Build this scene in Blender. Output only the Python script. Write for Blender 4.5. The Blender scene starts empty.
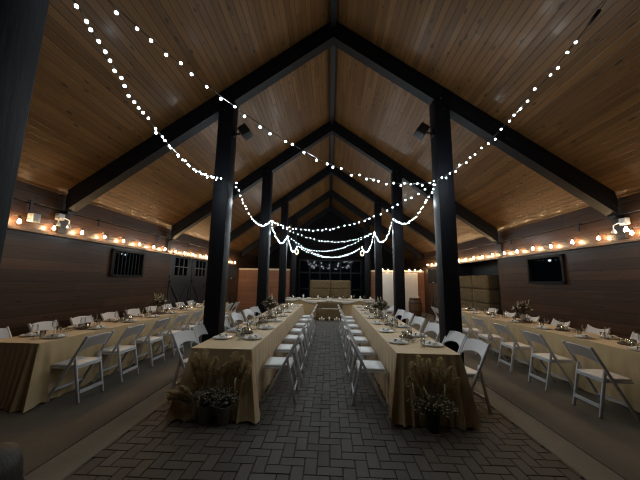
import bpy, bmesh, math, random
from mathutils import Vector, Matrix
random.seed(7)
S = bpy.context.scene
COL = S.collection
PI = math.pi

# ------------------------------------------------------------------ helpers
class MB:
    def __init__(s): s.v=[]; s.f=[]; s.sm=[]
    def add(s, vs, fs, smooth=False):
        n=len(s.v); s.v += [tuple(p) for p in vs]
        for f in fs: s.f.append([i+n for i in f]); s.sm.append(smooth)
        return s
    def box(s, c, d, rot=None):
        x,y,z=d[0]/2,d[1]/2,d[2]/2
        vs=[Vector((a*x,b*y,e*z)) for e in(-1,1) for b in(-1,1) for a in(-1,1)]
        if rot is not None: vs=[rot@p for p in vs]
        vs=[p+Vector(c) for p in vs]
        return s.add(vs,[(0,2,3,1),(4,5,7,6),(0,1,5,4),(2,6,7,3),(0,4,6,2),(1,3,7,5)])
    def box2(s,a,b):
        return s.box([(a[i]+b[i])/2 for i in range(3)],[abs(b[i]-a[i]) for i in range(3)])
    def bar(s,p0,p1,w,d,side=Vector((1,0,0))):
        p0=Vector(p0);p1=Vector(p1);t=(p1-p0).normalized()
        a=(side-t*side.dot(t)).normalized();b=t.cross(a)
        vs=[]
        for p in(p0,p1):
            for i,j in((-1,-1),(1,-1),(1,1),(-1,1)): vs.append(p+a*i*w/2+b*j*d/2)
        return s.add(vs,[(3,2,1,0),(4,5,6,7),(0,1,5,4),(1,2,6,5),(2,3,7,6),(3,0,4,7)])
    def prism(s,poly,axis,a,b):
        """poly of 2D points extruded along axis from a to b"""
        def P(p,t):
            return {'x':(t,p[0],p[1]),'y':(p[0],t,p[1]),'z':(p[0],p[1],t)}[axis]
        n=len(poly); vs=[P(p,a) for p in poly]+[P(p,b) for p in poly]
        fs=[list(range(n))[::-1],[n+i for i in range(n)]]+[(i,(i+1)%n,n+(i+1)%n,n+i) for i in range(n)]
        return s.add(vs,fs)
    def lathe(s,prof,seg=16,c=(0,0,0),cap=True,smooth=True):
        vs=[];fs=[]
        for r,z in prof:
            for k in range(seg):
                a=2*PI*k/seg; vs.append((c[0]+r*math.cos(a),c[1]+r*math.sin(a),c[2]+z))
        m=len(prof)
        for i in range(m-1):
            for k in range(seg):
                k2=(k+1)%seg; fs.append((i*seg+k,i*seg+k2,(i+1)*seg+k2,(i+1)*seg+k))
        if cap:
            fs.append(list(range(seg))[::-1]); fs.append([(m-1)*seg+k for k in range(seg)])
        return s.add(vs,fs,smooth)
    def tube(s,pts,r,seg=6,r1=None):
        pts=[Vector(p) for p in pts];vs=[];fs=[];n=len(pts)
        for i,p in enumerate(pts):
            t=(pts[min(i+1,n-1)]-pts[max(i-1,0)]).normalized()
            h=Vector((0,0,1)) if abs(t.z)<.9 else Vector((1,0,0))
            a=t.cross(h).normalized();b=t.cross(a)
            rr=r if r1 is None else r+(r1-r)*i/(n-1)
            for k in range(seg):
                g=2*PI*k/seg; vs.append(p+a*math.cos(g)*rr+b*math.sin(g)*rr)
        for i in range(n-1):
            for k in range(seg):
                k2=(k+1)%seg; fs.append((i*seg+k,i*seg+k2,(i+1)*seg+k2,(i+1)*seg+k))
        fs.append(list(range(seg))[::-1]);fs.append([(n-1)*seg+k for k in range(seg)])
        return s.add(vs,fs,True)
    def ico(s,c,r,sub=1,sc=(1,1,1),jit=0):
        bm=bmesh.new(); bmesh.ops.create_icosphere(bm,subdivisions=sub,radius=r)
        vs=[Vector(c)+Vector((q.co.x*sc[0],q.co.y*sc[1],q.co.z*sc[2]))*(1+random.uniform(-jit,jit)) for q in bm.verts]
        fs=[[q.index for q in f.verts] for f in bm.faces]; bm.free()
        return s.add(vs,fs,True)
    def mesh(s,name,m,bevel=0,bseg=2):
        me=bpy.data.meshes.new(name); me.from_pydata(s.v,[],s.f)
        for p,q in zip(me.polygons,s.sm): p.use_smooth=q
        bm=bmesh.new(); bm.from_mesh(me)
        bmesh.ops.recalc_face_normals(bm,faces=bm.faces)
        if bevel:
            bmesh.ops.bevel(bm,geom=[e for e in bm.edges if len(e.link_faces)==2 and e.calc_face_angle(0)>.5],offset=bevel,segments=bseg,profile=.5,affect='EDGES')
            for f in bm.faces: f.smooth = True
        bm.to_mesh(me); bm.free()
        if m: me.materials.append(m)
        return me
    def build(s,name,m,parent=None,bevel=0,bseg=2):
        o=bpy.data.objects.new(name,s.mesh(name,m,bevel,bseg)); COL.objects.link(o)
        if parent: o.parent=parent
        return o
def inst(name,me,parent=None,loc=(0,0,0),rot=(0,0,0)):
    o=bpy.data.objects.new(name,me); COL.objects.link(o); o.location=loc; o.rotation_euler=rot
    if parent: o.parent=parent
    return o
def tag(o,label,cat,group=None,kind=None):
    o['label']=label; o['category']=cat
    if group: o['group']=group
    if kind: o['kind']=kind
    return o
def thing(name,label,cat,loc=(0,0,0),rz=0,group=None,kind=None):
    o=bpy.data.objects.new(name,None); COL.objects.link(o); o.location=loc; o.rotation_euler=(0,0,rz); o.empty_display_size=.1
    return tag(o,label,cat,group,kind)
def dup(root,loc,rz,label,group=None):
    r=root.copy(); COL.objects.link(r); r.location=loc; r.rotation_euler=(0,0,rz); r['label']=label
    if group: r['group']=group
    for ch in list(root.children):
        c=ch.copy(); COL.objects.link(c); c.parent=r
        for g in list(ch.children):
            d=g.copy(); COL.objects.link(d); d.parent=c
    return r
ORD=['first','second','third','fourth','fifth','sixth','seventh','eighth','ninth','tenth','eleventh','twelfth']

# ------------------------------------------------------------------ materials
def mat(name,col,rough=.6,metal=0,emit=None,es=0,spec=.5,alpha=None,coat=0):
    m=bpy.data.materials.new(name); m.use_nodes=True
    b=m.node_tree.nodes['Principled BSDF']
    b.inputs['Base Color'].default_value=(*col,1); b.inputs['Roughness'].default_value=rough
    b.inputs['Metallic'].default_value=metal; b.inputs['Specular IOR Level'].default_value=spec
    if coat: b.inputs['Coat Weight'].default_value=coat
    if emit: b.inputs['Emission Color'].default_value=(*emit,1); b.inputs['Emission Strength'].default_value=es
    return m
class NT:
    def __init__(s,m): s.t=m.node_tree; s.b=s.t.nodes['Principled BSDF']
    def n(s,typ,**kw):
        x=s.t.nodes.new(typ)
        for k,v in kw.items(): setattr(x,k,v)
        return x
    def l(s,a,b): s.t.links.new(a,b)
    def math(s,op,a,b=None):
        x=s.n('ShaderNodeMath',operation=op)
        for i,q in enumerate((a,b)):
            if q is None: continue
            if isinstance(q,(int,float)): x.inputs[i].default_value=q
            else: s.l(q,x.inputs[i])
        return x.outputs[0]
    def ramp(s,fac,*st):
        x=s.n('ShaderNodeValToRGB'); e=x.color_ramp.elements
        while len(e)<len(st): e.new(.5)
        for q,(p,c) in zip(e,st): q.position=p; q.color=(*c,1)
        s.l(fac,x.inputs[0]); return x.outputs[0]
    def noise(s,vec,scale,detail=4,rough=.6):
        x=s.n('ShaderNodeTexNoise'); x.inputs['Scale'].default_value=scale; x.inputs['Detail'].default_value=detail; x.inputs['Roughness'].default_value=rough
        s.l(vec,x.inputs['Vector']); return x.outputs['Fac']
    def mapv(s,vec,sc,loc=(0,0,0)):
        x=s.n('ShaderNodeMapping'); x.inputs['Scale'].default_value=sc; x.inputs['Location'].default_value=loc
        s.l(vec,x.inputs[0]); return x.outputs[0]
    def obj(s): return s.n('ShaderNodeTexCoord').outputs['Object']
    def mix(s,fac,a,b,mode='MIX'):
        x=s.n('ShaderNodeMix',data_type='RGBA',blend_type=mode)
        if isinstance(fac,(int,float)): x.inputs[0].default_value=fac
        else: s.l(fac,x.inputs[0])
        for i,q in((6,a),(7,b)):
            if isinstance(q,tuple): x.inputs[i].default_value=(*q,1)
            else: s.l(q,x.inputs[i])
        return x.outputs[2]
    def bump(s,h,st=.3,d=.01):
        x=s.n('ShaderNodeBump'); x.inputs['Strength'].default_value=st; x.inputs['Distance'].default_value=d
        s.l(h,x.inputs['Height']); s.l(x.outputs[0],s.b.inputs['Normal'])
def boards(name,c_lo,c_hi,cross,along,width,rough=.35,seam=.04,knots=True,coat=0,wav=0.0,spec=.5,bs=.55,seamh=1.0,rb=.5):
    """planks running along one object axis, split along another"""
    m=mat(name,c_hi,rough,coat=coat,spec=spec); N=NT(m); ob=N.obj(); N.b.inputs['Coat Roughness'].default_value=.16
    sp=N.n('ShaderNodeSeparateXYZ'); N.l(ob,sp.inputs[0])
    cr=sp.outputs[cross]; al=sp.outputs[along]
    q=N.math('DIVIDE',cr,width); idx=N.math('FLOOR',q); fr=N.math('FRACT',q)
    wn=N.n('ShaderNodeTexWhiteNoise',noise_dimensions='1D'); N.l(idx,wn.inputs['W']); rnd=wn.outputs['Value']
    # butt joints: every board starts elsewhere along its length
    q2=N.math('ADD',N.math('DIVIDE',al,3.1),N.math('MULTIPLY',rnd,7.3)); id2=N.math('FLOOR',q2)
    wn2=N.n('ShaderNodeTexWhiteNoise',noise_dimensions='2D'); cb=N.n('ShaderNodeCombineXYZ'); N.l(idx,cb.inputs[0]); N.l(id2,cb.inputs[1]); N.l(cb.outputs[0],wn2.inputs['Vector'])
    r2=wn2.outputs['Value']
    cv=N.n('ShaderNodeCombineXYZ'); N.l(N.math('MULTIPLY',cr,28),cv.inputs[0]); N.l(N.math('MULTIPLY',al,1.1),cv.inputs[1]); N.l(N.math('MULTIPLY',r2,40),cv.inputs[2])
    gr=N.noise(cv.outputs[0],1.0,5,.65)
    f=N.math('ADD',N.math('MULTIPLY',r2,rb),N.math('MULTIPLY',gr,1.1-rb))
    col=N.ramp(f,(.15,c_lo),(.95,c_hi))
    if knots:
        kv=N.n('ShaderNodeCombineXYZ'); N.l(N.math('MULTIPLY',cr,7),kv.inputs[0]); N.l(N.math('MULTIPLY',al,2.6),kv.inputs[1]); N.l(N.math('MULTIPLY',r2,9),kv.inputs[2])
        vo=N.n('ShaderNodeTexVoronoi'); vo.inputs['Scale'].default_value=1; N.l(kv.outputs[0],vo.inputs['Vector'])
        k=N.math('LESS_THAN',vo.outputs['Distance'],.13)
        col=N.mix(N.math('MULTIPLY',k,.7),col,tuple(x*.25 for x in c_lo))
    e=N.math('MINIMUM',fr,N.math('SUBTRACT',1,fr))
    g=N.math('LESS_THAN',e,seam)
    col=N.mix(N.math('MULTIPLY',g,.75),col,tuple(x*.2 for x in c_lo))
    N.l(col,N.b.inputs['Base Color'])
    prof=N.math('MINIMUM',N.math('MULTIPLY',e,1/(seam*2.5)),1)
    h=N.math('ADD',N.math('MULTIPLY',prof,seamh),N.math('MULTIPLY',gr,.25))
    if wav: h=N.math('ADD',h,N.math('MULTIPLY',N.noise(N.mapv(ob,tuple({cross:9.0,along:.8}.get(q,1.0) for q in 'XYZ')),1.5,2),wav))
    N.bump(h,bs,.006)
    return m
def noisy(name,lo,hi,scale,rough=.8,bump=0,detail=5,sc=(1,1,1),metal=0,bd=.01):
    m=mat(name,hi,rough,metal); N=NT(m); v=N.mapv(N.obj(),sc)
    f=N.noise(v,scale,detail); N.l(N.ramp(f,(.3,lo),(.72,hi)),N.b.inputs['Base Color'])
    if bump: N.bump(f,bump,bd)
    return m
M={}
M['ceiling']=boards('pine_ceiling_boards',(.055,.024,.0072),(.18,.088,.029),'X','Y',.105,rough=.42,wav=.6,coat=.07,spec=.22,rb=.36)
M['siding']=boards('brown_wall_siding',(.027,.012,.0058),(.068,.031,.0145),'Z','Y',.19,rough=.45,seam=.03,wav=1.2,spec=.2,coat=.12,seamh=.3)
M['siding_end']=boards('red_brown_end_boards',(.16,.065,.035),(.25,.11,.06),'Z','X',.24,rough=.6,seam=.02)
M['post']=noisy('dark_post_paint',(.0035,.004,.006),(.006,.0065,.010),5,.6,.3,sc=(6,6,.6)); M['post'].node_tree.nodes['Principled BSDF'].inputs['Specular IOR Level'].default_value=.15
M['beam']=noisy('dark_beam_stain',(.003,.003,.0045),(.007,.007,.009),5,.55,.3,sc=(1.2,6,1.2)); M['beam'].node_tree.nodes['Principled BSDF'].inputs['Specular IOR Level'].default_value=.2
M['trimw']=mat('cream_trim',(.55,.47,.36),.6)
M['ledge']=mat('brown_ledge',(.07,.04,.022),.5)
M['door']=noisy('black_door_paint',(.008,.009,.011),(.019,.020,.023),6,.45,.2,sc=(4,4,.6))
M['metal']=mat('dark_metal',(.03,.03,.032),.4,.8)
M['grey']=mat('grey_conduit',(.07,.065,.06),.5,.5)
M['whitep']=mat('white_fixture',(.7,.7,.68),.4)
M['board']=mat('white_board',(.74,.72,.68),.7)
M['chair']=mat('white_chair_resin',(.54,.54,.56),.42)
M['pad']=noisy('white_seat_vinyl',(.62,.61,.61),(.7,.69,.68),20,.4)
M['plate']=mat('white_china',(.78,.77,.73),.15)
M['napkin']=noisy('white_napkin_cloth',(.66,.65,.62),(.75,.73,.70),30,.9)
M['slice']=noisy('dark_wood_slice',(.05,.028,.016),(.12,.07,.04),9,.7)
M['hay']=noisy('hay_straw',(.06,.040,.018),(.21,.15,.072),26,.95,1.0,6,(1,1,3),bd=.03)
M['twine']=mat('bale_twine',(.20,.14,.07),.9)
M['zinc']=noisy('zinc_bucket',(.17,.19,.18),(.27,.29,.28),9,.5,metal=.25)
M['blackb']=mat('black_bucket',(.012,.012,.014),.5)
M['breath']=noisy('pale_small_blossom',(.46,.44,.35),(.66,.63,.52),40,.9)
M['sprig']=mat('green_sprig',(.10,.125,.07),.8)
M['leaf']=noisy('dusty_green_leaf',(.07,.08,.045),(.19,.19,.12),15,.7)
M['leafp']=noisy('plum_leaf',(.08,.055,.05),(.17,.12,.11),15,.7)
M['cream']=mat('cream_petal',(.70,.64,.50),.85)
M['pampas']=noisy('pampas_plume',(.50,.39,.215),(.74,.60,.36),25,.95)
M['pampasl']=noisy('pale_pampas_plume',(.55,.42,.24),(.74,.60,.38),25,.95)
for k in('pampas','pampasl','breath'):
    N=NT(M[k]); tl=N.n('ShaderNodeBsdfTranslucent'); mx=N.n('ShaderNodeMixShader'); mx.inputs[0].default_value=.45
    c=N.b.inputs['Base Color'].links[0].from_socket; N.l(c,tl.inputs[0]); N.l(N.b.outputs[0],mx.inputs[1]); N.l(tl.outputs[0],mx.inputs[2])
    N.l(mx.outputs[0],[q for q in N.t.nodes if q.type=='OUTPUT_MATERIAL'][0].inputs[0])
M['stem']=mat('dry_stem',(.42,.33,.18),.8)
M['wax']=mat('candle_wax',(.75,.70,.58),.5)
M['barrel']=boards('barrel_staves',(.07,.035,.018),(.13,.065,.032),'X','Z',.07,rough=.55,knots=False)
M['tub']=noisy('dark_tub_wood',(.005,.0035,.003),(.012,.008,.006),10,.6,.6,sc=(5,5,.6))
M['hoop']=mat('rusty_hoop',(.06,.05,.045),.5,.7)
M['spk']=mat('black_speaker_plastic',(.010,.010,.011),.5)
M['mesh']=mat('speaker_mesh',(.018,.018,.02),.6,.4)
M['frame']=mat('black_frame',(.004,.0045,.006),.5,spec=.15)
M['night']=mat('dark_gable_wall',(.005,.005,.006),.8,spec=.1)
M['nightglass']=mat('dark_night_glass',(.002,.003,.005),.0,spec=.07)
M['wire']=mat('black_wire',(.01,.01,.01),.5)
M['chiffon']=mat('white_chiffon',(.66,.63,.56),.8)
M['ribbon']=mat('white_ribbon',(.7,.68,.6),.7)
M['mortar']=noisy('dark_mortar_sand',(.038,.033,.028),(.055,.047,.04),30,.95)
# concrete
def concrete(name,lo,hi):
    m=mat(name,hi,.75); N=NT(m); o=N.obj()
    a=N.noise(o,1.3,5,.65); b=N.noise(o,22,4,.7)
    f=N.math('ADD',N.math('MULTIPLY',a,.7),N.math('MULTIPLY',b,.3))
    N.l(N.ramp(f,(.32,lo),(.66,hi)),N.b.inputs['Base Color']); N.bump(b,.25,.004); return m
M['slab']=concrete('grey_brown_concrete',(.07,.059,.045),(.125,.105,.08))
M['band']=concrete('pale_concrete_band',(.15,.13,.10),(.235,.205,.16))
# pavers
m=mat('brick_paver',(.12,.10,.09),.72); N=NT(m)
g=N.n('ShaderNodeNewGeometry'); o=N.obj(); a=N.noise(o,9,5); b=N.noise(o,1.1,3)
f=N.math('ADD',N.math('ADD',N.math('MULTIPLY',g.outputs['Random Per Island'],.42),N.math('MULTIPLY',a,.3)),N.math('MULTIPLY',b,.3))
N.l(N.ramp(f,(.2,(.048,.039,.032)),(.85,(.094,.078,.065))),N.b.inputs['Base Color']); N.bump(a,.25,.004); M['paver']=m
# cloth
def cloth(name,lo,hi):
    m=mat(name,hi,.62); N=NT(m); o=N.obj()
    wv=N.n('ShaderNodeTexWave',bands_direction='Z'); wv.inputs['Scale'].default_value=55; wv.inputs['Distortion'].default_value=3; wv.inputs['Detail'].default_value=2; N.l(o,wv.inputs[0])
    a=N.noise(o,3,4); f=N.math('ADD',N.math('MULTIPLY',a,.75),N.math('MULTIPLY',wv.outputs['Fac'],.25))
    N.l(N.ramp(f,(.3,lo),(.7,hi)),N.b.inputs['Base Color']); N.b.inputs['Sheen Weight'].default_value=.25; N.bump(N.noise(o,120,2),.2,.002)
    return m
M['cloth']=cloth('tan_tablecloth',(.42,.297,.148),(.51,.372,.19))
# clear glass (thin)
m=bpy.data.materials.new('clear_glass'); m.use_nodes=True; t=m.node_tree; t.nodes.clear()
out=t.nodes.new('ShaderNodeOutputMaterial'); mx=t.nodes.new('ShaderNodeMixShader'); tr=t.nodes.new('ShaderNodeBsdfTransparent'); gl=t.nodes.new('ShaderNodeBsdfGlossy'); fr=t.nodes.new('ShaderNodeLayerWeight')
tr.inputs[0].default_value=(.93,.95,.95,1); gl.inputs['Roughness'].default_value=.12; fr.inputs[0].default_value=.62
t.links.new(fr.outputs['Facing'],mx.inputs[0]); t.links.new(tr.outputs[0],mx.inputs[1]); t.links.new(gl.outputs[0],mx.inputs[2]); t.links.new(mx.outputs[0],out.inputs[0]); M['glass']=m
def emis(name,col,st):
    return mat(name,(.8,.8,.8),.5,emit=col,es=st)
LED_S=13; LED_W=530.0; BULB_S=330
M['led']=emis('cool_led',(.80,.96,1.0),LED_S)
M['ledwarm']=emis('warm_led',(1.0,.78,.30),4)
M['bulb']=emis('warm_bulb',(1.0,.66,.34),BULB_S)
M['bulbc']=emis('white_flood',(1.0,.90,.78),60)
M['flame']=emis('candle_flame',(1.0,.74,.42),14)

# ------------------------------------------------------------------ dimensions (metres); y runs down the hall
XW=5.15; Y0=-2.0; YT=4.98; SP=3.488; XP=2.064; PW=.28; ZA=6.86; SL=.72; RD=.41; YX=15.45; YE=19.1
def zc(x): return ZA+.02-SL*abs(x)      # ceiling underside
TY=[YT+SP*k for k in range(-1,5)]       # trusses

# floor
b=MB(); b.box2((-XW-.7,Y0,-.12),(XW+.7,YE,-.012)); fl=b.build('floor',M['mortar']); tag(fl,'brick paved floor down the middle of the hall','floor',kind='structure')
b=MB(); u=.112; g=.0022; zt=.0
def paver(x0,y0,w,l):
    j=random.uniform(-.0018,.0018); k=.004
    x1=x0+w-g;y1=y0+l-g;x0+=g;y0+=g; z=zt+j
    b.add([(x0,y0,-.014),(x1,y0,-.014),(x1,y1,-.014),(x0,y1,-.014),(x0+k,y0+k,z),(x1-k,y0+k,z),(x1-k,y1-k,z),(x0+k,y1-k,z)],
          [(4,5,6,7),(0,1,5,4),(1,2,6,5),(2,3,7,6),(3,0,4,7)])
for i in range(-22,22):
    for j in range(-10,140):
        x,y=i*u,j*u
        if (i-j)%4==0 and -2.2<x+u<2.2: paver(x,y,2*u,u)
        if (i-j)%4==3 and -2.2<x+u/2<2.2: paver(x,y,u,2*u)
pv=b.build('brick_paving',M['paver'],fl)
for s,nm in((-1,'left'),(1,'right')):
    b=MB(); b.box2((s*2.16,Y0,-.06),(s*2.49,YE,.004)); o=b.build('floor_band',M['band'],bevel=.006); tag(o,'pale concrete band between brick paving and %s slab'%nm,'floor',kind='structure')
    b=MB(); b.box2((s*2.505,Y0,-.06),(s*(XW+.7),YE,.002)); o=b.build('floor_slab',M['slab']); tag(o,'grey brown concrete floor under the %s wall table'%nm,'floor',kind='structure')
# ceiling
for s,nm in((-1,'left'),(1,'right')):
    L=math.hypot(XW+.1,SL*(XW+.1)); b=MB(); b.box2((0,Y0,0),(L,YE,.08))
    o=b.build('ceiling_'+nm,M['ceiling']); a=math.atan(SL)
    if s>0: o.rotation_euler=(0,a,0)
    else:
        o.data.transform(Matrix.Scale(-1,4,(1,0,0))); o.data.flip_normals(); o.rotation_euler=(0,-a,0)
    o.location=(0,0,zc(0)); tag(o,'%s slope of the knotty pine board ceiling'%nm,'ceiling',kind='structure')
b=MB(); b.box2((-.055,Y0,ZA-.17),(.055,YE,ZA+.02)); tag(b.build('ridge_beam',M['beam']),'dark ridge beam along the peak of the ceiling','beam',kind='structure')
# side walls
def wallbox(name,segs,m,label):
    b=MB()
    for a,c in segs: b.box2(a,c)
    return tag(b.build(name,m),label,'wall',kind='structure')
DA,DB=8.68,11.55; DH=2.40
wy=[6.26,7.37]; wz=[1.64,2.29]
T=.14; ZW=zc(XW)+.04
for s,nm in((-1,'left'),(1,'right')):
    X0,X1=s*XW,s*(XW+T)
    segs=[((X0,Y0,0),(X1,wy[0],ZW)),((X0,wy[0],0),(X1,wy[1],wz[0])),((X0,wy[0],wz[1]),(X1,wy[1],ZW)),((X0,wy[1],0),(X1,DA,ZW)),((X0,DA,DH),(X1,DB,ZW)),((X0,DB,0),(X1,YE,ZW))]
    wallbox('wall_'+nm,segs,M['siding'],'%s brown board wall with a row of warm bulbs'%nm)
    b=MB(); b.box2((s*(XW-.07),Y0,2.36),(s*(XW+.02),YX,2.415)); tag(b.build('trim_%d'%(1 if s<0 else 2),M['ledge']),'narrow ledge under the bulbs along the %s wall'%nm,'trim',kind='structure')
# windows
for s,nm,k in((-1,'left',1),(1,'right',2)):
    w=thing('window_%d'%k,('small dark barred window in the left wall' if s<0 else 'small dark window in the right wall'),'window',(s*XW,(wy[0]+wy[1])/2,(wz[0]+wz[1])/2),kind='structure')
    hy=(wy[1]-wy[0])/2; hz=(wz[1]-wz[0])/2; b=MB()
    for q in(-1,1):
        b.box((0,q*(hy-.02),0),(.1,.05,2*hz)); b.box((0,0,q*(hz-.02)),(.1,2*hy,.05))
    b.build('window_frame',M['frame'],w)
    b=MB(); b.box((s*.06,0,0),(.012,2*hy-.08,2*hz-.08)); b.build('pane',M['nightglass'],w)
    if s<0:
        for q in range(8):
            b=MB(); b.box((-.01,-hy+.13+q*(2*hy-.26)/7,0),(.02,.028,2*hz-.06)); b.build('bar',M['frame'],w)
# left barn doors
d=thing('door_1','pair of black barn doors with small panes in the left wall','door',(-XW-.03,(DA+DB)/2,0),kind='structure')
hw=(DB-DA)/2
for q in(-1,1):
    cy=q*hw/2; lf=MB(); 
    ylo,yhi=cy-hw/2+.015,cy+hw/2-.015
    y0,y1=cy-.45,cy+.45
    lf.box2((-.04,ylo,.02),(.02,yhi,1.68)).box2((-.04,ylo,2.34),(.02,yhi,DH-.005)).box2((-.04,ylo,1.68),(.02,y0,2.34)).box2((-.04,y1,1.68),(.02,yhi,2.34))
    leaf=lf.build('door_leaf',M['door'],d)
    br=MB()
    for z in(.12,1.5,1.66): br.box((.03,cy,z),(.025,hw-.06,.12))
    for e in(-1,1): br.box((.03,cy+e*(hw/2-.08),.8),(.025,.12,1.5))
    br.bar((.032,ylo+.1,.15),(.032,yhi-.1,1.5),.03,.11); br.bar((.034,ylo+.1,1.5),(.034,yhi-.1,.15),.03,.11)
    br.build('brace',M['door'],leaf)
    sa=MB()
    for k in range(4): sa.box((.01,y0+.015+k*.29,2.01),(.03,.03,.66))
    for k in range(3): sa.box((.01,cy,1.695+k*.315),(.03,.9,.03))
    sa.build('window_sash',mat('door_sash_paint',(.06,.062,.066),.5),leaf)
    pn=MB(); pn.box((-.01,cy,2.01),(.008,.9,.66)); pn.build('pane',M['nightglass'],leaf)
# right doorway recess
b=MB(); X1=XW+.66
b.box2((X1,DA-.1,0),(X1+.05,DB+.1,DH+.2)).box2((XW+T,DA-.06,0),(X1,DA,DH+.06)).box2((XW+T,DB,0),(X1,DB+.06,DH+.06)).box2((XW+T,DA-.06,DH),(X1,DB+.06,DH+.06))
tag(b.build('wall_recess',M['door']),'dark doorway recess in the right wall behind the hay stack','wall',kind='structure')
# end cross walls
ZX=2.15
for s,nm,k in((-1,'left',3),(1,'right',4)):
    b=MB(); b.box2((s*2.25,YX,0),(s*XW,YX+.12,ZX)); tag(b.build('wall_end_'+nm,M['siding_end']),'red brown board wall closing the %s side of the hall'%nm,'wall',kind='structure')
    b=MB(); b.box2((s*2.25,YX-.03,ZX),(s*XW,YX+.14,ZX+.09)); tag(b.build('trim_%d'%k,M['trimw']),'cream cap board on the %s end wall'%nm,'trim',kind='structure')
# far gable end + back gable
for y,nm,lb in((YE,'front','dark gable end wall at the far end of the hall'),(Y0-.1,'back','board gable wall behind the camera')):
    b=MB(); poly=[(-XW-.7,-.1),(XW+.7,-.1),(XW+.7,zc(XW+.7)+.1),(0,zc(0)+.1),(-XW-.7,zc(XW+.7)+.1)]
    b.prism(poly,'y',y,y+.1); tag(b.build('wall_'+nm,M['night'] if y>0 else M['siding']),lb,'wall',kind='structure')
# far glazed doors
d=thing('door_2','black framed glass doors reflecting lights at the far end','door',(0,YE-.2,0),kind='structure')
b=MB()
for x in(-2.1,-1.4,-.7,0,.7,1.4,2.1): b.box((x,0,1.5),(.09,.1,3.0))
for z in(.06,1.05,2.15,3.0): b.box((0,0,z),(4.3,.09,.1))
b.build('door_frame',M['frame'],d)
b=MB(); b.box((0,.03,1.5),(4.2,.02,2.95)); b.build('pane',M['nightglass'],d)

# ------------------------------------------------------------------ posts and rafters
bay=['beside the camera','nearest standing fully in view','second along','third along','fourth along','farthest']
for k,y in enumerate(TY):
    for s,nm in((-1,'left'),(1,'right')):
        if k<5:
            xp=XP+(.12 if k==0 else 0); b=MB(); b.box2((s*xp-PW/2,y-PW/2,0),(s*xp+PW/2,y+PW/2,zc(xp)-.2))
            p=b.build('timber_post',M['post'],bevel=.008)
            tag(p,'dark square timber post on the %s of the nave, %s'%(nm,['beside the camera','closest whole one','second in line','third in line','fourth in line'][k]),'post',kind='structure',group='posts along the nave')
            b=MB(); zz=zc(XP)-RD-.06
            for e in(-.06,.06): b.lathe([(.016,0),(.016,.012)],6)
            bm=MB()
            for e in(0,1): bm.box((s*(XP-.02+.04*e),y-PW/2-.006,zz-.1-.22*e+.25),(.022,.016,.022))
            bm.build('bolt',M['grey'],p)
        # rafter: two plies with a slot, cut square at the wall end
        xe=5.02; b=MB()
        poly=[(0,zc(0)-.012),(s*xe,zc(xe)-.012),(s*xe,zc(xe)-RD),(0,zc(0)-RD)]
        b.prism(poly,'y',y-.10,y+.10)
        poly=[(0,zc(0)-.1),(s*xe,zc(xe)-.1),(s*xe,zc(xe)-.29),(0,zc(0)-.29)]
        b.prism(poly,'y',y-.115,y-.10)
        r=b.build('rafter',M['beam'])
        tag(r,'dark %s rafter of the %s roof truss from the camera'%(nm,ORD[k]),'beam',kind='structure',group='roof rafters')
# wall brackets under the rafter ends
for k,y in enumerate(TY[1:3]):
    for s,nm in((-1,'left'),(1,'right')):
        b=MB(); b.box((s*(XW-.03),y,2.64),(.05,.16,.42)).box((s*(XW-.09),y,2.82),(.14,.14,.05))
        tag(b.build('rafter_bracket',M['metal']),'dark bracket carrying the %s end of the %s full truss'%(nm,ORD[k]),'bracket',group='rafter brackets')

# ------------------------------------------------------------------ wall bulbs
bulb_prof=[(.008,.03),(.012,.02),(.020,-.006),(.023,-.022),(.018,-.038),(.007,-.046)]
bulb_me=MB().lathe(bulb_prof,8).mesh('bulb',M['bulb'])
bulb_dim=MB().lathe(bulb_prof,8).mesh('bulb',emis('dim_warm_bulb',(1.0,.72,.42),70))
sock_me=MB().lathe([(.014,.025),(.016,.07),(.008,.08)],6).mesh('socket',M['wire'])
for s,nm in((-1,'left'),(1,'right')):
    f=thing('festoon_lights','string of warm round bulbs hung along the %s wall'%nm,'string lights',(s*(XW-.095),0,0),group='festoon strings on the side walls')
    pts=[]; ys=[3.61+.572*i for i in range(20)]
    for y in ys:
        z=2.585+random.uniform(-.012,.012); pts.append((0,y,z)); pts.append((0,y+.277,z-.035))
    w=MB(); w.tube(pts[:-1],.005,5); w.build('wire',M['wire'],f)
    for i,y in enumerate(ys):
        z=pts[2*i][2]-.06
        bo=inst('bulb',bulb_me,f,(random.uniform(-.01,.01),y,z-.02)); inst('socket',sock_me,bo)
    # conduit
    c=thing('conduit_rail','thin metal conduit with hangers above the %s wall bulbs'%nm,'pipe',(s*(XW-.06),0,2.86),group='conduits above the bulbs')
    b=MB(); b.tube([(0,-1,0),(0,15,0)],.010,6); b.build('pipe',M['grey'],c)
    hm=MB(); hm.box((s*.03,0,0),(.08,.03,.05)).box((0,0,-.07),(.02,.035,.16)); hme=hm.mesh('hanger',M['metal'])
    for y in(3.3,4.35,5.75,7.9,9.6,11.6,13.4): inst('hanger',hme,c,(0,y,0))
f=thing('festoon_lights','short string of warm bulbs along the top of the right end wall','string lights',(0,YX-.12,0))
pts=[(2.6+.29*i,0,2.36+(.0 if i%2 else -.02)) for i in range(9)]
w=MB(); w.tube(pts,.005,5); w.build('wire',M['wire'],f)
for p in pts:
    bo=inst('bulb',bulb_dim,f,(p[0],0,p[2]-.08)); inst('socket',sock_me,bo)
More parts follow.
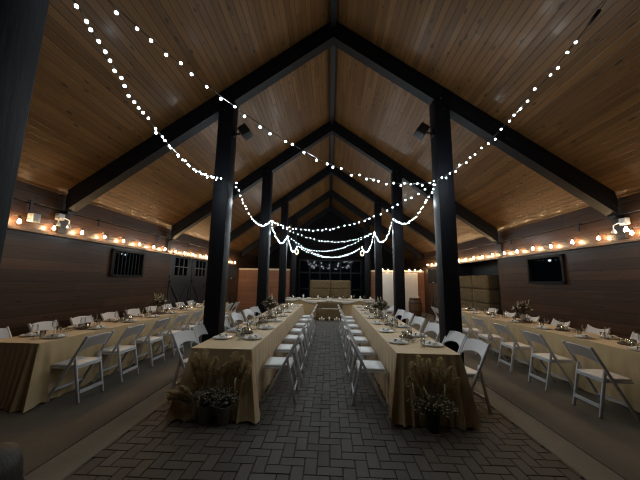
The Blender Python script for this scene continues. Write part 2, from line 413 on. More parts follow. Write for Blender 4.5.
# twin flood lights under the rafter ends
for k,(s,y,nm) in enumerate(((-1,4.86,'left'),(1,4.86,'right'))):
    f=thing('flood_light','small twin-headed white flood light under the %s end of the nearest full truss'%nm,'lamp',(s*(XW-.16),y-.05,2.72),group='flood lights under the truss ends')
    b=MB(); b.box((s*.09,.05,0),(.08,.12,.12)); b.build('housing',M['whitep'],f,bevel=.01)
    for e in(-1,1):
        b=MB(); b.tube([(s*.05,.05,-.03),(-s*.02,e*.05,-.03),(-s*.05,e*.11,-.06),(-s*.06,e*.10,-.14)],.010,6); arm=b.build('arm',M['whitep'],f)
        b=MB(); b.lathe([(.015,0),(.032,-.04),(.034,-.07),(.015,-.075)],10,(-s*.06,e*.10,-.13)); b.build('lamp_head',M['bulbc'] if (s>0 and e<0) else M['whitep'],arm)
# grey box lamp on the left wall
b=MB(); b.box((-XW+.07,4.42,2.60),(.11,.13,.15)); tag(b.build('junction_box',mat('grey_box',(.42,.42,.42),.5),bevel=.012),'small grey box between bulbs on the left wall','box')
# black spotlights on the first full posts
for s,nm in((-1,'left'),(1,'right')):
    x=s*(XP-PW/2)
    f=thing('spotlight','black spotlight on an arm high on the %s post'%nm,'lamp',(x,YT-.02,4.43),group='spotlights on the posts')
    b=MB(); b.box((-s*.02,0,0),(.04,.09,.12)).tube([(-s*.03,0,0),(-s*.13,0,.0)],.02,8); b.build('bracket',M['metal'],f)
    R=Matrix.Rotation(s*.6,3,'Y')@Matrix.Rotation(-.35,3,'X')
    b=MB(); b.box((-s*.23,-.02,.03),(.18,.16,.29),R); b.build('lamp_head',M['spk'],f,bevel=.015)
    b=MB(); b.box(Vector((-s*.23,-.02,.03))+R@Vector((-s*.094,0,0)),(.004,.10,.20),R); b.build('lens',mat('spot_lens',(.15,.15,.16),.15),f)

# ------------------------------------------------------------------ fairy lights
led_me=MB().ico((0,0,0),.015,1).mesh('bulb',M['led'])
led_near=MB().ico((0,0,0),.015,1).mesh('bulb',M['led'])
led_far=MB().ico((0,0,0),.016,1).mesh('bulb',M['led'])
LAMPS=[]
def strand(A,B,sag,step,label,me=None,jit=.018,t0=0):
    A=Vector(A);B=Vector(B); L=(B-A).length
    def P(t): p=A+(B-A)*t; p.z-=4*sag*t*(1-t); return p
    f=thing('fairy_lights',label,'string lights',A,group='strings of cool white fairy lights')
    n=30; b=MB(); b.tube([P(i/n)-A for i in range(n+1)],.004,5); b.build('wire',M['wire'],f)
    arc=0; pr=P(0); ts=[]
    m=600
    nxt=step*.5
    for i in range(1,m+1):
        q=P(i/m); arc+=(q-pr).length; pr=q
        if arc>=nxt: ts.append(i/m); nxt+=step*random.uniform(.75,1.25)
    for t in [q for q in ts if q>t0][:100]:
        q=P(t)-A+Vector((random.uniform(-jit,jit),random.uniform(-jit,jit),random.uniform(-jit,jit)-.012))
        inst('bulb',me or led_me,f,q)
    # the light these bulbs give off, from lamps spread along the string
    k=max(3,round(L/1.1))
    for i in range(k):
        LAMPS.append(P((i+.5)/k)+Vector((0,0,-.03)))
    return f
yf=lambda k: TY[k]-PW/2-.02
PL=[None,(-2.05,yf(1),3.47),(-1.87,yf(2),3.45),(-1.88,yf(3),3.55),(-1.88,yf(4),3.55)]
PR=[None,(1.90,yf(1),3.44),(1.90,yf(2),3.56),(1.89,yf(3),3.76),(1.75,yf(4),3.51)]
strand((-1.93,1.60,3.70),PL[1],.375,.085,'fairy light string sagging to the nearest left post from overhead at upper left',me=led_near,jit=.022)
strand((-2.41,1.59,4.35),PR[1],.744,.15,'long sparse fairy light string crossing from upper left to the nearest right post',me=led_near,jit=.02)
strand((2.80,1.77,4.84),PR[1],.345,.11,'fairy light string running down from upper right to the nearest right post',me=led_near,jit=.03,t0=.255)
strand((-1.85,YT-.03,3.49),PL[2],.45,.12,'fairy light scallop between the first two left posts')
strand((1.90,YT-.1,3.44),PR[2],.42,.12,'fairy light scallop between the first two right posts')
strand(PL[2],PR[1],.57,.15,'fairy light string crossing from second left post to first right post')
strand(PL[2],PR[3],.56,.17,'fairy light string crossing from second left post to third right post')
strand(PL[2],PL[3],.50,.13,'fairy light scallop between second and third left posts',me=led_far,jit=.02)
strand(PR[2],PR[3],.6,.13,'fairy light scallop between second and third right posts',me=led_far,jit=.02)
strand(PL[3],PL[4],.5,.11,'fairy light scallop between third and fourth left posts',me=led_far,jit=.02)
strand(PR[3],PR[4],.55,.11,'fairy light scallop between third and fourth right posts',me=led_far,jit=.02)
strand(PL[3],PR[4],.75,.15,'fairy light string crossing from third left post to fourth right post',me=led_far)
strand(PL[4],PR[3],.55,.17,'fairy light string crossing from fourth left post to third right post',me=led_far)
strand(PL[4],PR[4],.62,.13,'lowest fairy light garland between the two farthest posts',me=led_far)
for s,nm,p in((-1,'left',PL[4]),(1,'right',PR[4])):
    f=thing('light_coil','small yellowish coil of lights on the fourth %s post'%nm,'string lights',(p[0]-s*.0+(-s)*-.0,p[1]-.06,p[2]-.36),group='yellow light coils')
    R=.11; cp=[(R*math.sin(a)*.8,0,R*math.cos(a)*1.2) for a in [2*PI*i/24 for i in range(25)]]
    b=MB(); b.tube(cp,.006,5); b.build('wire',M['wire'],f)
    me=MB().ico((0,0,0),.022,1).mesh('bulb',M['ledwarm'])
    for c in cp[:-1]: inst('bulb',me,f,c)
LAMPS=[p for p in LAMPS if p.y>2.3]
for i,p in enumerate(LAMPS):
    l=bpy.data.lights.new('fairy_lamp','POINT'); l.energy=LED_W/len(LAMPS); l.color=(.84,.95,1.0); l.shadow_soft_size=.05
    o=bpy.data.objects.new('fairy_lamp',l); COL.objects.link(o); o.location=p
# plug at the end of the right string
b=MB(); b.tube([(2.605,2.44,4.30),(2.59,2.49,4.265),(2.57,2.54,4.225)],.02,8,.014)
tag(b.build('light_plug',M['wire']),'black plug at the upper right end of the fairy lights','plug')

# ------------------------------------------------------------------ tablecloths
def drape(name,x0,x1,y0,y1,label,flat0=False,flat1=True,flare=.05,seed=0,h=.768,cornerflare=.06,group='tan floor-length tablecloths'):
    rd=random.Random(seed); b=MB(); NZ=14
    # perimeter samples with outward normals
    per=[]
    def side(p,q,n,nr):
        for i in range(n):
            t=i/n; per.append((p[0]+(q[0]-p[0])*t,p[1]+(q[1]-p[1])*t,nr,t))
    nx=56; ny=int((y1-y0)*30)
    side((x0,y0),(x1,y0),nx,'f'); side((x1,y0),(x1,y1),ny,'r'); side((x1,y1),(x0,y1),nx,'b'); side((x0,y1),(x0,y0),ny,'l')
    W=x1-x0; cnt=len(per); rows=[]
    ph=[rd.uniform(0,6.28) for _ in range(6)]
    NR={'f':(0,-1),'r':(1,0),'b':(0,1),'l':(-1,0)}
    for k in range(NZ+1):
        t=k/NZ; z=h*(1-t)+.006*t; row=[]
        for i,(x,y,nr,s) in enumerate(per):
            n=NR[nr]; nn=[n[0],n[1]]
            L=(W if nr in'fb' else y1-y0); dist=min(s,1-s)*L
            # blend normals at the corners
            cb=math.exp(-(dist/.06)**2)
            c=[1 if x>(x0+x1)/2 else -1, 1 if y>(y0+y1)/2 else -1]
            nn=[nn[0]+(c[0]-nn[0])*cb*.75, nn[1]+(c[1]-nn[1])*cb*.75]
            flat=(nr=='b' and flat1) or (nr=='f' and flat0)
            fl=flare
            arc=i/cnt*(2*(W+y1-y0))
            cz=math.exp(-(dist/.18)**2)
            if flat: amp=0; fl=0; off=0
            else:
                nearflat=(flat1 and y>y1-.3) or (flat0 and y<y0+.3)
                if nr in'lr': fl=flare*.35
                amp=(.010 if nr in 'lr' else .004)+.032*cz
                off=fl*t**1.2+cornerflare*cz*t**1.3
                off+=amp*t**.7*(math.sin(arc*40+ph[0]+.9*math.sin(arc*7+ph[1]))+.45*math.sin(arc*83+ph[2])+.3)
                if nr in'lr': off=max(off,-.01)
                if nearflat:
                    q=min(1,(y1-y if y>y1-.3 else y-y0)/.3); off*=q
            if t==0: off=0
            zz=z
            if t==1 and not flat: zz=.006+.02*max(0,math.sin(arc*9+ph[3]))
            row.append((x+nn[0]*off,y+nn[1]*off,zz))
        rows.append(row)
    vs=[p for r in rows for p in r]; fs=[]
    for k in range(NZ):
        for i in range(cnt):
            j=(i+1)%cnt; fs.append((k*cnt+i,(k+1)*cnt+i,(k+1)*cnt+j,k*cnt+j))
    # top: grid fan
    fs.append([i for i in range(cnt)])
    b.add(vs,fs,True)
    me=b.mesh(name,M['cloth'])
    for p in me.polygons:
        if len(p.vertices)>4: p.use_smooth=False
    o=bpy.data.objects.new(name,me); COL.objects.link(o)
    sh=o.modifiers.new('edge','EDGE_SPLIT'); sh.split_angle=math.radians(60)
    return tag(o,label,'tablecloth',group)
TT=.768
NM={'LA':'left aisle table','RA':'right aisle table','LW':'left wall table','RW':'right wall table'}
TB={'LA':(-1.73,-.97,3.52,6.30,10.15),'RA':(.80,1.56,3.52,6.34,10.15),'LW':(-4.46,-3.72,3.55,6.7,10.2),'RW':(3.97,4.70,3.50,6.5,9.95)}
for i,(k,(x0,x1,y0,ys,y1)) in enumerate(TB.items()):
    drape('tablecloth',x0,x1,y0,ys-.004,'tan floor-length cloth on the near half of the %s'%NM[k],False,True,flare=.07,seed=i*3+1,cornerflare=.10 if k=='LA' else .05)
    drape('tablecloth',x0,x1,ys+.004,y1,'tan floor-length cloth on the far half of the %s'%NM[k],True,False,seed=i*3+2)

# ------------------------------------------------------------------ chairs
LB0=Vector((0,-.255,.825)); LB1=Vector((0,.20,0.0)); LD=(LB0-LB1)
def on_bar(z): return LB1+LD*(z/.825)
chair0=thing('folding_chair','x','chair',group='white folding chairs')
b=MB(); b.box((0,.03,.452),(.385,.36,.042)); b.build('seat',M['pad'],chair0,bevel=.014)
b=MB(); b.box((0,.03,.424),(.40,.37,.018)); b.build('seat_frame',M['chair'],chair0,bevel=.004)
for sx in(-1,1):
    b=MB(); p0=on_bar(.84); b.bar((sx*.213,p0.y,p0.z),(sx*.213,LB1.y,0.004),.022,.036); b.build('leg',M['chair'],chair0,bevel=.005)
    pz=on_bar(.565)
    b=MB(); b.bar((sx*.188,pz.y+.01,pz.z),(sx*.188,-.225,.004),.022,.036); b.build('leg',M['chair'],chair0,bevel=.005)
# back panel: wide curved rail with an arched opening below
b=MB(); n=12; vs=[]
up=LD.normalized(); nrm=Vector((0,-up.z,up.y))
if nrm.y>0: nrm=-nrm
for i in range(n+1):
    x=-.2025+.405*i/n; e=1-(x/.2025)**2
    for sd in(0,1):
        for zz in((.82+.03*e),(.82+.03*e)*.5+(.62+.085*e**.6)*.5,(.62+.085*e**.6)):
            p=on_bar(zz); vs.append(Vector((x,p.y,p.z))+nrm*(.022*e+(.009 if sd else -.009)))
fs=[]
for i in range(n):
    a=i*6;c=a+6
    for j in(0,1): fs.append((a+j,a+j+1,c+j+1,c+j)); fs.append((a+3+j,c+3+j,c+4+j,a+4+j))
    fs.append((a,c,c+3,a+3)); fs.append((a+2,a+5,c+5,c+2))
fs+= [(0,3,4,1),(1,4,5,2),(n*6,n*6+1,n*6+4,n*6+3),(n*6+1,n*6+2,n*6+5,n*6+4)]
b.add(vs,fs,True); o=b.build('backrest',M['chair'],chair0); o.modifiers.new('e','EDGE_SPLIT').split_angle=.9
b=MB(); b.bar((-.177,-.213,.135),(.177,-.213,.135),.04,.018,Vector((0,0,1))); b.build('stretcher',M['chair'],chair0)
p=on_bar(.16); b=MB(); b.bar((-.202,p.y,.16),(.202,p.y,.16),.03,.016,Vector((0,0,1))); b.build('stretcher',M['chair'],chair0)
used=[0]
def put_chair(x,y,rz,label):
    rz+=random.uniform(-.03,.03)
    if not used[0]:
        used[0]=1; chair0.location=(x,y,0); chair0.rotation_euler=(0,0,rz); chair0['label']=label; return
    dup(chair0,(x,y,0),rz,label)
# rows: (table, side phrase, x, rotation, first y, pitch, n)
ROWS=[('LA','aisle side',-.70,PI/2,4.13,.86,7),('LA','outer side',-1.94,-PI/2-.2,[4.12,4.68,5.5,6.45,7.3,8.0,9.2],0,7),
      ('RA','aisle side',.53,-PI/2,4.11,.86,7),('RA','outer side',1.78,PI/2+.2,[4.0,4.60,5.5,6.45,7.3,8.0,9.2],0,7),
      ('LW','hall side',-3.47,PI/2,3.92,.725,9),('LW','wall side',-4.685,-PI/2,3.98,.725,9),
      ('RW','hall side',3.55,-PI/2,3.985,.845,7),('RW','wall side',4.90,PI/2,3.95,.86,7)]
# ------------------------------------------------------------------ place settings
plate0=MB().lathe([(.065,0),(.085,.004),(.140,.016),(.143,.019),(.132,.017),(.08,.008),(.001,.007)],24).mesh('dinner_plate',M['plate'])
b=MB()
for i,(w,l,z) in enumerate(((.10,.19,.014),(.085,.17,.026),(.05,.16,.036))): b.box((0,0,z),(w,l,.012))
nap0=b.mesh('napkin',M['napkin'],bevel=.005)
band0=MB().box((0,0,.026),(.106,.012,.032)).mesh('napkin_band',M['slice'])
wine=MB().lathe([(.034,0),(.033,.003),(.005,.008),(.004,.075),(.012,.085),(.034,.115),(.038,.145),(.031,.195)],12,cap=False).mesh('wine_glass',M['glass'])
tumb=MB().lathe([(.027,.0),(.030,.004),(.034,.10),(.033,.10),(.028,.008)],12,cap=False).mesh('water_glass',M['glass'])
fork0=MB().box((0,0,.003),(.012,.18,.004)).mesh('fork',mat('steel',(.5,.5,.5),.2,1))
for key,side,x,rz,y0,pi,n in ROWS:
    for i in range(n):
        yy=(y0[i] if isinstance(y0,list) else y0+pi*i)+random.uniform(-.02,.02)
        put_chair(x,yy,rz,'white folding chair, %s from the near end, %s of the %s'%(ORD[i],side,NM[key]))
        x0,x1=TB[key][:2]
        inner = x>(x0+x1)/2
        px=(x1-.16) if inner else (x0+.16); dx=-1 if inner else 1
        tail='at the %s place on the %s of the %s'%(ORD[i],side,NM[key])
        o=inst('dinner_plate',plate0,None,(px,yy,TT),(0,0,0)); tag(o,'white plate '+tail,'plate','white dinner plates')
        o=inst('napkin',nap0,None,(px,yy,TT+.008),(0,0,random.uniform(-.25,.25)+(PI/2 if random.random()<.3 else 0))); tag(o,'folded white napkin '+tail,'napkin','folded napkins on plates')
        inst('napkin_band',band0,o)
        gx=px+dx*.165; gy=yy+.14*dx
        o=inst('wine_glass',wine,None,(gx+random.uniform(-.02,.02),gy,TT)); tag(o,'clear wine glass '+tail,'glass','wine glasses')
        o=inst('water_glass',tumb,None,(gx-dx*.02,gy+.10,TT)); tag(o,'clear tumbler '+tail,'glass','water tumblers')
# ------------------------------------------------------------------ centrepieces
def leaf_quad(b,p,d,l,w,droop=.3):
    d=Vector(d).normalized(); s=d.cross(Vector((0,0,1)))
    if s.length<.01: s=Vector((1,0,0))
    s=s.normalized(); p=Vector(p); u=s.cross(d)
    m=p+d*l*.5+Vector((0,0,.0)); e=p+d*l-Vector((0,0,droop*l))
    q=.12*w
    b.add([p,m+s*w/2+u*q,e,m-s*w/2+u*q,m-u*q*.6],[(0,1,4),(1,2,4),(2,3,4),(3,0,4)],True)
def centre(x,y,label,seed,R=.25,H=.36):
    rd=random.Random(seed); f=thing('flower_centrepiece',label,'flowers',(x,y,TT+.032),0,'dried flower centrepieces')
    b=MB(); b.lathe([(.04,0),(.055,.03),(.058,.09),(.04,.13),(.034,.15),(.030,.15),(.036,.12)],14); b.build('vase',mat('vase_ceramic',(.30,.27,.22),.5),f)
    st=MB(); lv=MB(); lp=MB()
    tips=[]
    for i in range(44):
        a=rd.uniform(0,2*PI); e=rd.uniform(.1,1.0); r=R*e*.75; z=.15+(H-.15)*(1-.55*e*e)*rd.uniform(.75,1.0)
        tip=Vector((r*math.cos(a),r*math.sin(a),z)); base=Vector((0,0,.12)); mid=(tip+base)/2+Vector((0,0,.03))
        st.tube([base,mid,tip],.0025,4); tips.append(tip)
        for q in range(14):
            t=rd.uniform(.35,1); p=base+(tip-base)*t; d=(tip-base).normalized()+Vector((rd.uniform(-.9,.9),rd.uniform(-.9,.9),rd.uniform(-.3,.6)))
            leaf_quad(lv if rd.random()<.6 else lp,p,d,rd.uniform(.06,.13),rd.uniform(.022,.04))
    st.build('stems',M['sprig'],f); lv.build('leaves',M['leaf'],f); lp.build('dark_leaves',M['leafp'],f)
    for i,tp in enumerate(tips[:20]):
        bm=MB()
        for q in range(6):
            aa=q*PI/3; bm.ico((.014*math.cos(aa),.014*math.sin(aa),.004),.015,1,(1,1,.7),.1)
        bm.ico((0,0,.010),.015,1,(1,1,1.2),.1); o=bm.build('blossom',M['cream'],f); o.location=tp
    # upright feathery sprays
    pl=MB()
    for i in range(9):
        a=rd.uniform(0,2*PI); r=rd.uniform(.02,R*.6); p0=Vector((r*.3*math.cos(a),r*.3*math.sin(a),.16)); p1=Vector((r*math.cos(a),r*math.sin(a),H+rd.uniform(0,.1)))
        pl.tube([p0+(p1-p0)*.45,p0+(p1-p0)*.7,p1],.013,6,.003)
        for q in range(14):
            t=rd.uniform(.5,1); leaf_quad(pl,p0+(p1-p0)*t,(rd.uniform(-1,1),rd.uniform(-1,1),1.6),.04,.01)
    pl.build('sprays',M['breath'],f)
    s=inst('wood_slice',slice_me,None,(x,y,TT),(0,0,rd.uniform(0,6))); tag(s,'round dark wood slice under the flowers on the %s'%label.split(' on the ')[-1],'wood slice','wood slices on tables')
slice_me=MB().lathe([(.15,0),(.155,.008),(.152,.027),(.146,.03)],22).mesh('wood_slice',M['slice'])
sslice=MB().lathe([(.105,0),(.11,.006),(.108,.02),(.102,.022)],18).mesh('wood_slice',M['slice'])
vot=MB().lathe([(.026,0),(.03,.004),(.033,.06),(.031,.06),(.027,.008)],12,cap=False).mesh('votive_glass',M['glass'])
vwax=MB().lathe([(.024,.006),(.024,.03)],10).mesh('wax',M['wax'])
vfl=MB().lathe([(.001,.031),(.005,.037),(.004,.044),(.001,.052)],6).mesh('flame',M['flame'])
centre(-1.36,6.35,'dried flower arrangement of cream and green on the left aisle table',1,.22,.40)
centre(1.19,6.75,'wide spiky dried flower arrangement on the right aisle table',2,.30,.36)
centre(-4.12,6.65,'pale dried flower arrangement on the left wall table',3,.24,.36)
centre(4.35,6.55,'pale dried flower arrangement on the right wall table',4,.26,.38)
for key,ys in (('LA',(4.55,5.65,7.3,8.6)),('RA',(4.5,5.7,7.9,9.0)),('LW',(4.6,5.6,7.9,9.2)),('RW',(4.35,5.5,7.8,9.0))):
    x0,x1=TB[key][:2]; xc=(x0+x1)/2
    for i,y in enumerate(ys):
        sl=inst('wood_slice',sslice,None,(xc,y,TT)); tag(sl,'small wood slice with votives, %s along the %s'%(ORD[i],NM[key]),'wood slice','wood slices on tables')
        for q in range(3):
            a=q*2.1+i; f=thing('votive_candle','%s of three glass votives on the %s wood slice of the %s'%(ORD[q],ORD[i],NM[key]),'candle',(xc+.055*math.cos(a),y+.055*math.sin(a),TT+.022),0,'votive candles on wood slices')
            inst('votive_glass',vot,f); inst('wax',vwax,f)
            if q<1: inst('flame',vfl,f)
        # sprig beside the slice
        b=MB(); rd=random.Random(i*7+len(key)+int(xc*10))
        for q in range(26): leaf_quad(b,(rd.uniform(-.07,.07),rd.uniform(-.16,.16),.012+rd.random()*.03),(rd.uniform(-1,1),rd.uniform(-1,1),rd.uniform(.0,.7)),rd.uniform(.05,.09),.022)
        b.tube([(0,-.15,.012),(0.01,0,.014),(0,.15,.012)],.004,5)
        o=b.build('greenery_sprig',M['leaf']); o.location=(xc,y-.24,TT); tag(o,'loose leafy sprig before the %s wood slice of the %s'%(ORD[i],NM[key]),'greenery','greenery sprigs on tables')

# ------------------------------------------------------------------ buckets of baby's breath and pampas
def plume(p0,p1,w,f,seed,m,name='pampas_plume',bend=.05):
    rd=random.Random(seed); p0=Vector(p0);p1=Vector(p1); b=MB(); ax=p1-p0; L=ax.length; t0=ax.normalized()
    sd=t0.cross(Vector((0,1,0))).normalized(); od=t0.cross(sd)
    def P(t): return p0+ax*t+Vector((bend*math.sin(seed)*t*t,-bend*.5*t*t,-abs(bend)*t*t*.6))
    for i in range(300):
        t=.34+.66*(i/300); q=P(t); k=math.sin(PI*min(1,max(0,(t-.36)/.66)))**.7
        a=rd.uniform(0,2*PI); d=(sd*math.cos(a)+od*math.sin(a)*.7)*rd.uniform(.3,.95)+t0
        leaf_quad(b,q,d,w*k*rd.uniform(1.0,2.1)+.02,.010,.35)
    o=b.build(name,m,f)
    st=MB(); st.tube([P(i/8) for i in range(9)],.0045,5,.0025); st.build('stem',M['stem'],o)
    return o
def breath(f,R,z0,seed,n=150):
    rd=random.Random(seed); b=MB(); s=MB()
    for i in range(n):
        a=rd.uniform(0,2*PI); r=R*math.sqrt(rd.random()); z=z0+.10*(1-(r/R)**2)+rd.uniform(-.045,.05)
        p=(r*math.cos(a),r*math.sin(a)*.8,z); b.ico(p,rd.uniform(.006,.012),1,(1,1,.8),.15)
        if i%2==0: s.tube([(p[0]*.25,p[1]*.25,z0-.09),(p[0]*.7,p[1]*.7,z-.03),p],.0016,3)
        leaf_quad(s,p,(rd.uniform(-1,1),rd.uniform(-1,1),rd.uniform(-.4,.6)),.035,.011)
    o=b.build('blossoms',M['breath'],f); o['kind']='stuff'; s.build('sprigs',M['sprig'],f)
def bucket(x,y,label,m,r=.085,h=.19,seed=0,R=.15):
    f=thing('flower_bucket',label,'flower bucket',(x,y,.003),0,'flower buckets at the table ends')
    b=MB(); b.lathe([(r*.74,0),(r*.78,.006),(r*.98,h-.01),(r*1.05,h),(r*1.02,h+.004),(r*.93,h-.004),(r*.9,h-.03)],20); bu=b.build('bucket',m,f)
    b=MB(); b.lathe([(r*.90,h*.62),(r*.925,h*.64),(r*.93,h*.66),(r*.90,h*.68)],20,cap=False); b.build('rim_band',m,bu)
    breath(f,R,h+.06,seed); return f
fa=bucket(-1.43,3.35,'grey metal bucket of white blossoms, left of two before left aisle table',M['zinc'],seed=1,R=.15)
fb=bucket(-1.21,3.35,'grey metal bucket of white blossoms, right of two before left aisle table',M['zinc'],seed=2,R=.16)
fc=bucket(1.14,3.34,'black bucket of white blossoms before the right aisle table',M['blackb'],r=.075,h=.2,seed=3,R=.27)
for i,(tx,tz,w) in enumerate(((-.20,.66,.06),(-.13,.76,.06),(-.04,.80,.06),(.05,.72,.06),(.11,.62,.05))):
    plume((.0,.03,.12),(tx,.075,tz),w,fa,10+i,M['pampas'])
for i,(tx,tz,w) in enumerate(((-.05,.66,.06),(.03,.78,.06),(.12,.70,.06),(.20,.74,.06),(.28,.68,.05))):
    plume((.0,.03,.12),(tx,.075,tz),w,fb,20+i,M['pampas'])
for i,(tx,tz,w) in enumerate(((-.36,.36,.05),(-.40,.30,.05),(-.33,.42,.045))): plume((-.02,.0,.14),(tx,.02,tz),w,fa,30+i,M['pampasl'],bend=.08)
for i,(tx,tz,w) in enumerate(((-.27,.56,.05),(-.19,.72,.06),(-.08,.80,.06),(.03,.76,.06),(.13,.78,.06),(.21,.68,.06),(.28,.56,.05),(.0,.6,.06))):
    plume((.0,.03,.12),(tx,.08,tz),w,fc,40+i,M['pampas'])
for f,cs in((fc,((-.19,.33,-.22,.50),(.02,.28,-.10,.46),(.13,.33,.13,.50))),(fb,((.12,.32,.12,.5),))):
    for x0,z0,x1,z1 in cs:
        b=MB(); b.tube([(x0,-.03,z0-.06),(x1,-.03,z1)],.009,7); b.build('cut_cane',M['stem'],f)

# ------------------------------------------------------------------ hay bales
def bale_mesh(l,w,h,seed):
    rd=random.Random(seed); bm=bmesh.new(); bmesh.ops.create_cube(bm,size=1)
    bmesh.ops.subdivide_edges(bm,edges=bm.edges[:],cuts=7,use_grid_fill=True)
    for v in bm.verts:
        c=v.co; k=sum(1 for q in c if abs(q)>.49)
        sh=.97 if k>=2 else 1
        v.co=Vector((c.x*l*sh,c.y*w*sh,c.z*h*sh+h/2))+Vector((rd.uniform(-1,1),rd.uniform(-1,1),rd.uniform(-1,1)))*.008
    for f in bm.faces: f.smooth=True
    me=bpy.data.meshes.new('straw'); bm.to_mesh(me); bm.free(); me.materials.append(M['hay']); return me
def straws(l,w,h,seed):
    rd=random.Random(seed); b=MB()
    for i in range(160):
        s=rd.choice((-1,1)); f=rd.randrange(3); p=[rd.uniform(-.5,.5)*l,rd.uniform(-.5,.5)*w,rd.uniform(0,1)*h]
        if f==0: p[0]=s*l/2
        elif f==1: p[1]=s*w/2
        else: p[2]=h
        leaf_quad(b,p,(rd.uniform(-1,1),rd.uniform(-1,1),rd.uniform(-.6,.6)),rd.uniform(.03,.07),.006,.2)
    return b.mesh('loose_straw',M['hay'])
def hoops(l,w,h):
    return [MB().tube([(x,-w/2-.004,-.0),(x,-w/2-.006,h),(x,w/2+.006,h+.002),(x,w/2+.004,0)],.005,4).mesh('twine',M['twine']) for x in(-l*.22,l*.22)]
BL={}
def bale(l,w,h,loc,rz,label,group):
    k=(round(l,2),round(w,2),round(h,2))
    if k not in BL: BL[k]=(bale_mesh(l,w,h-.004,len(BL)),straws(l,w,h-.02,len(BL)+9),hoops(l,w,h-.012))
    f=thing('hay_bale',label,'hay bale',loc,rz,group); a,c,e=BL[k]
    inst('straw',a,f); inst('loose_straw',c,f)['kind']='stuff'; [inst('twine',q,f) for q in e]
for r in range(4):
    for c in range(2):
        bale(.98,.42,.408,(-.49+.985*c+.0,13.75,.005+.41*r),0,'hay bale in the stack behind the head table, %s, %s row up'%(('left column','right column')[c],ORD[r]),'hay bales behind the head table')
for r in range(4):
    for c in range(2):
        bale(1.0,.42,.47,(XW+.26,9.93+1.02*c,.005+.474*r),PI/2,'hay bale stacked in right doorway, %s column, %s row up'%(('near','far')[c],ORD[r]),'hay bales in the right doorway')
bale(1.10,.40,.45,(-.03,11.93,.004),0,'low hay bale on the floor before the head table','hay bales before the head table')
bale(1.10,.30,.70,(-.03,12.29,.004),0,'taller hay bale between low bale and head table','hay bales before the head table')
for i,(x,z) in enumerate(((-.42,0),(-.33,0),(-.25,0),(-.02,0),(.2,0),(.28,0),(.38,0))):
    f=thing('pillar_candle','white candle on the floor at the low bale, %s from the left'%ORD[i],'candle',(x,11.62,.004),0,'white candles at the hay bale')
    b=MB(); h=.10+.05*(i%2); b.lathe([(.03,0),(.03,h),(.012,h-.004)],10); b.build('wax',M['wax'],f); b=MB(); b.tube([(0,0,h-.004),(0,0,h+.014)],.003,4); b.build('wick',M['wire'],f)
b=MB(); b.tube([(-.35+.07*i,11.74+.01*(i%2),.468+.008*math.sin(i*2)) for i in range(11)],.014,6); tag(b.build('white_garland',M['ribbon']),'thin white garland along the top of the low hay bale','garland')
b=MB(); b.lathe([(.03,0),(.055,.03),(.05,.09),(.035,.11)],12); o=b.build('white_pot',M['plate']); o.location=(-.03,12.29,.70); tag(o,'small white pot on the taller bale before the head table','pot')

# ------------------------------------------------------------------ head table
drape('tablecloth',-2.25,2.2,12.52,13.22,'tan cloth on the head table across the far end',False,False,flare=.03,seed=40,h=.80,cornerflare=.04)
TH=.80
b=MB(); nseg=60
for a0,a1,dp in((-2.2,-1.35,.10),(-1.35,-.02,.17),(-.02,1.3,.17),(1.3,2.15,.10)):
    vs=[];fs=[]; n=16;m=5
    for i in range(n+1):
        t=i/n; e=4*t*(1-t); x=a0+(a1-a0)*t
        for j in range(m+1):
            q=j/m; z=TH-.005-dp*e*(.25+.75*q)-.02*q; y=12.47-.025*math.sin(PI*q)-.012*(j%2)
            vs.append((x,y,z))
    for i in range(n):
        for j in range(m): fs.append((i*(m+1)+j,(i+1)*(m+1)+j,(i+1)*(m+1)+j+1,i*(m+1)+j+1))
    b.add(vs,fs,True)
o=b.build('chiffon_swag',M['chiffon']); o.modifiers.new('s','SOLIDIFY').thickness=.006; tag(o,'white chiffon swags draped along the front of the head table','swag')
b=MB(); b.box2((-2.2,12.5,TH+.001),(2.15,12.72,TH+.006)); tag(b.build('table_runner',M['chiffon']),'white runner along the front edge of the head table','runner')
for i in range(9):
    x=-1.9+.47*i
    o=inst('dinner_plate',plate0,None,(x,12.86,TH)); tag(o,'white plate on the head table, %s from the left'%ORD[i],'plate','head table plates')
    o=inst('napkin',nap0,None,(x,12.86,TH+.008),(0,0,PI/2)); tag(o,'folded napkin on the head table, %s from the left'%ORD[i],'napkin','head table napkins'); inst('napkin_band',band0,o)
    o=inst('wine_glass',wine,None,(x+.17,12.95,TH)); tag(o,'wine glass on the head table, %s from the left'%ORD[i],'glass','head table glasses')
for i,x in enumerate((-1.65,-1.2,-.55,-.1,.42,.95,1.35,1.8)):
    f=thing('pillar_candle','white pillar candle on the head table, %s from the left'%ORD[i],'candle',(x,12.6,TH+.006),0,'head table candles')
    h=.10+.05*((i*3)%4)/2; b=MB(); b.lathe([(.032,0),(.032,h),(.012,h-.004)],10); b.build('wax',M['wax'],f); b=MB(); b.tube([(0,0,h-.004),(0,0,h+.014)],.003,4); b.build('wick',M['wire'],f)

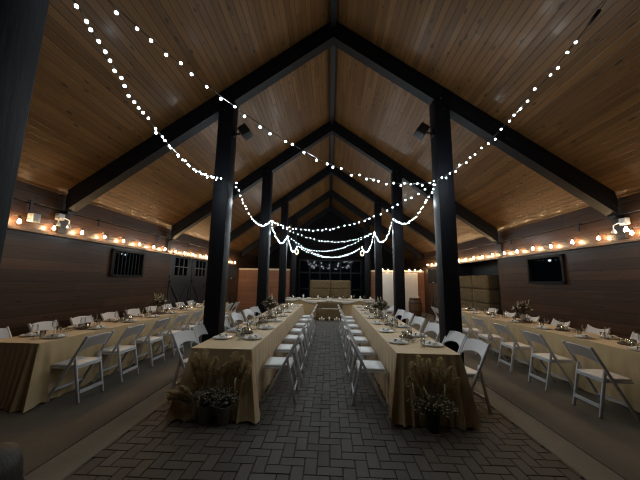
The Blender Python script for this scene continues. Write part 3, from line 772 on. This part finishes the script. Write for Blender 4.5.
# ------------------------------------------------------------------ far right corner
b=MB(); b.box2((2.7,YX-.09,.01),(4.78,YX-.03,ZX-.03)); o=b.build('whiteboard',M['board'],bevel=.01); tag(o,'large white board standing against the right end wall','board')
f=thing('barrel','brown wooden barrel before the white board','barrel',(4.12,13.8,.004))
b=MB(); b.lathe([(.25,0),(.29,.2),(.31,.43),(.29,.66),(.25,.86),(.23,.86),(.23,.83)],20); b.build('staves',M['barrel'],f)
b=MB(); b.lathe([(.23,.815),(.23,.83)],20); b.build('lid',M['barrel'],f)
for z,r in((.06,.268),(.24,.300),(.62,.300),(.80,.268)):
    b=MB(); b.lathe([(r,z-.02),(r+.004,z-.02),(r+.004,z+.02),(r,z+.02)],20,cap=False); b.build('hoop',M['hoop'],f)
b=MB(); b.box((0,0,.05),(.34,.05,.1)); o=b.build('white_card',M['board'],bevel=.01); o.location=(4.15,13.8,.835); tag(o,'low white box lying on top of the barrel','box')
def speaker(x,y,zt,label,label2,rz):
    st=thing('speaker_stand',label2,'speaker stand',(x,y,.004),rz,'speaker stands')
    b=MB(); b.tube([(0,0,.25),(0,0,zt)],.018,8); b.build('pole',M['metal'],st)
    for k in range(3):
        a=k*2*PI/3+.5; b=MB(); b.tube([(0,0,.75),(.42*math.cos(a),.42*math.sin(a),.012)],.013,6); b.build('leg',M['metal'],st)
    b=MB(); b.lathe([(.03,.68),(.034,.7),(.034,.8),(.03,.82)],10); b.build('collar',M['metal'],st)
    sp=thing('loudspeaker',label,'speaker',(x,y,zt+.004),rz,'loudspeakers')
    b=MB(); b.prism([(-.19,-.17),(.19,-.17),(.14,.17),(-.14,.17)],'z',0,.62); b.build('cabinet',M['spk'],sp,bevel=.015)
    b=MB(); b.box((0,-.176,.31),(.33,.012,.56)); b.build('grille',M['mesh'],sp)
    b=MB(); b.box((.02,-.184,.04),(.05,.004,.025)); b.build('badge',M['whitep'],sp)
speaker(4.62,12.75,1.58,'black loudspeaker on a tripod near the right end wall','black tripod speaker stand behind the right aisle table',-.3)
speaker(-4.55,12.6,1.62,'black loudspeaker on a tripod near the left end wall','black tripod speaker stand near the left end wall',.3)
# dark tub, lower left
f=thing('wooden_tub','dark brown round tub cut off by the lower left corner','tub',(-2.17,1.80,.004))
b=MB(); b.lathe([(.17,0),(.20,.12),(.215,.28),(.20,.42),(.17,.50),(.10,.535),(.02,.545)],24); b.build('staves',M['tub'],f)
b=MB(); b.lathe([(.217,.25),(.222,.25),(.222,.29),(.217,.29)],24,cap=False); b.build('hoop',M['hoop'],f)

# ------------------------------------------------------------------ world, camera, view
w=bpy.data.worlds.new('night'); S.world=w; w.use_nodes=True
w.node_tree.nodes['Background'].inputs[0].default_value=(.01,.014,.03,1); w.node_tree.nodes['Background'].inputs[1].default_value=.3
cam=bpy.data.cameras.new('camera'); co=bpy.data.objects.new('camera',cam); COL.objects.link(co)
cam.sensor_fit='HORIZONTAL'; cam.sensor_width=36; cam.lens=275.2/640*36; cam.clip_start=.05; cam.clip_end=100
yaw,pitch,roll=-.0377,.1463,-.0163
Rm=Matrix.Rotation(-yaw,4,'Z')@Matrix.Rotation(PI/2+pitch,4,'X')@Matrix.Rotation(roll*-1,4,'Z')
co.matrix_world=Matrix.Translation((-.018,0,1.621))@Rm
S.camera=co
vs=S.view_settings; vs.view_transform='Standard'; vs.look='None'; vs.gamma=1; vs.exposure=0.0
S.cycles.filter_width=1.2; S.cycles.max_bounces=6; S.cycles.transparent_max_bounces=12; S.cycles.sample_clamp_indirect=3; S.cycles.use_light_tree=True
try: S.cycles.use_denoising=True; S.cycles.denoiser='OPENIMAGEDENOISE'
except Exception: pass
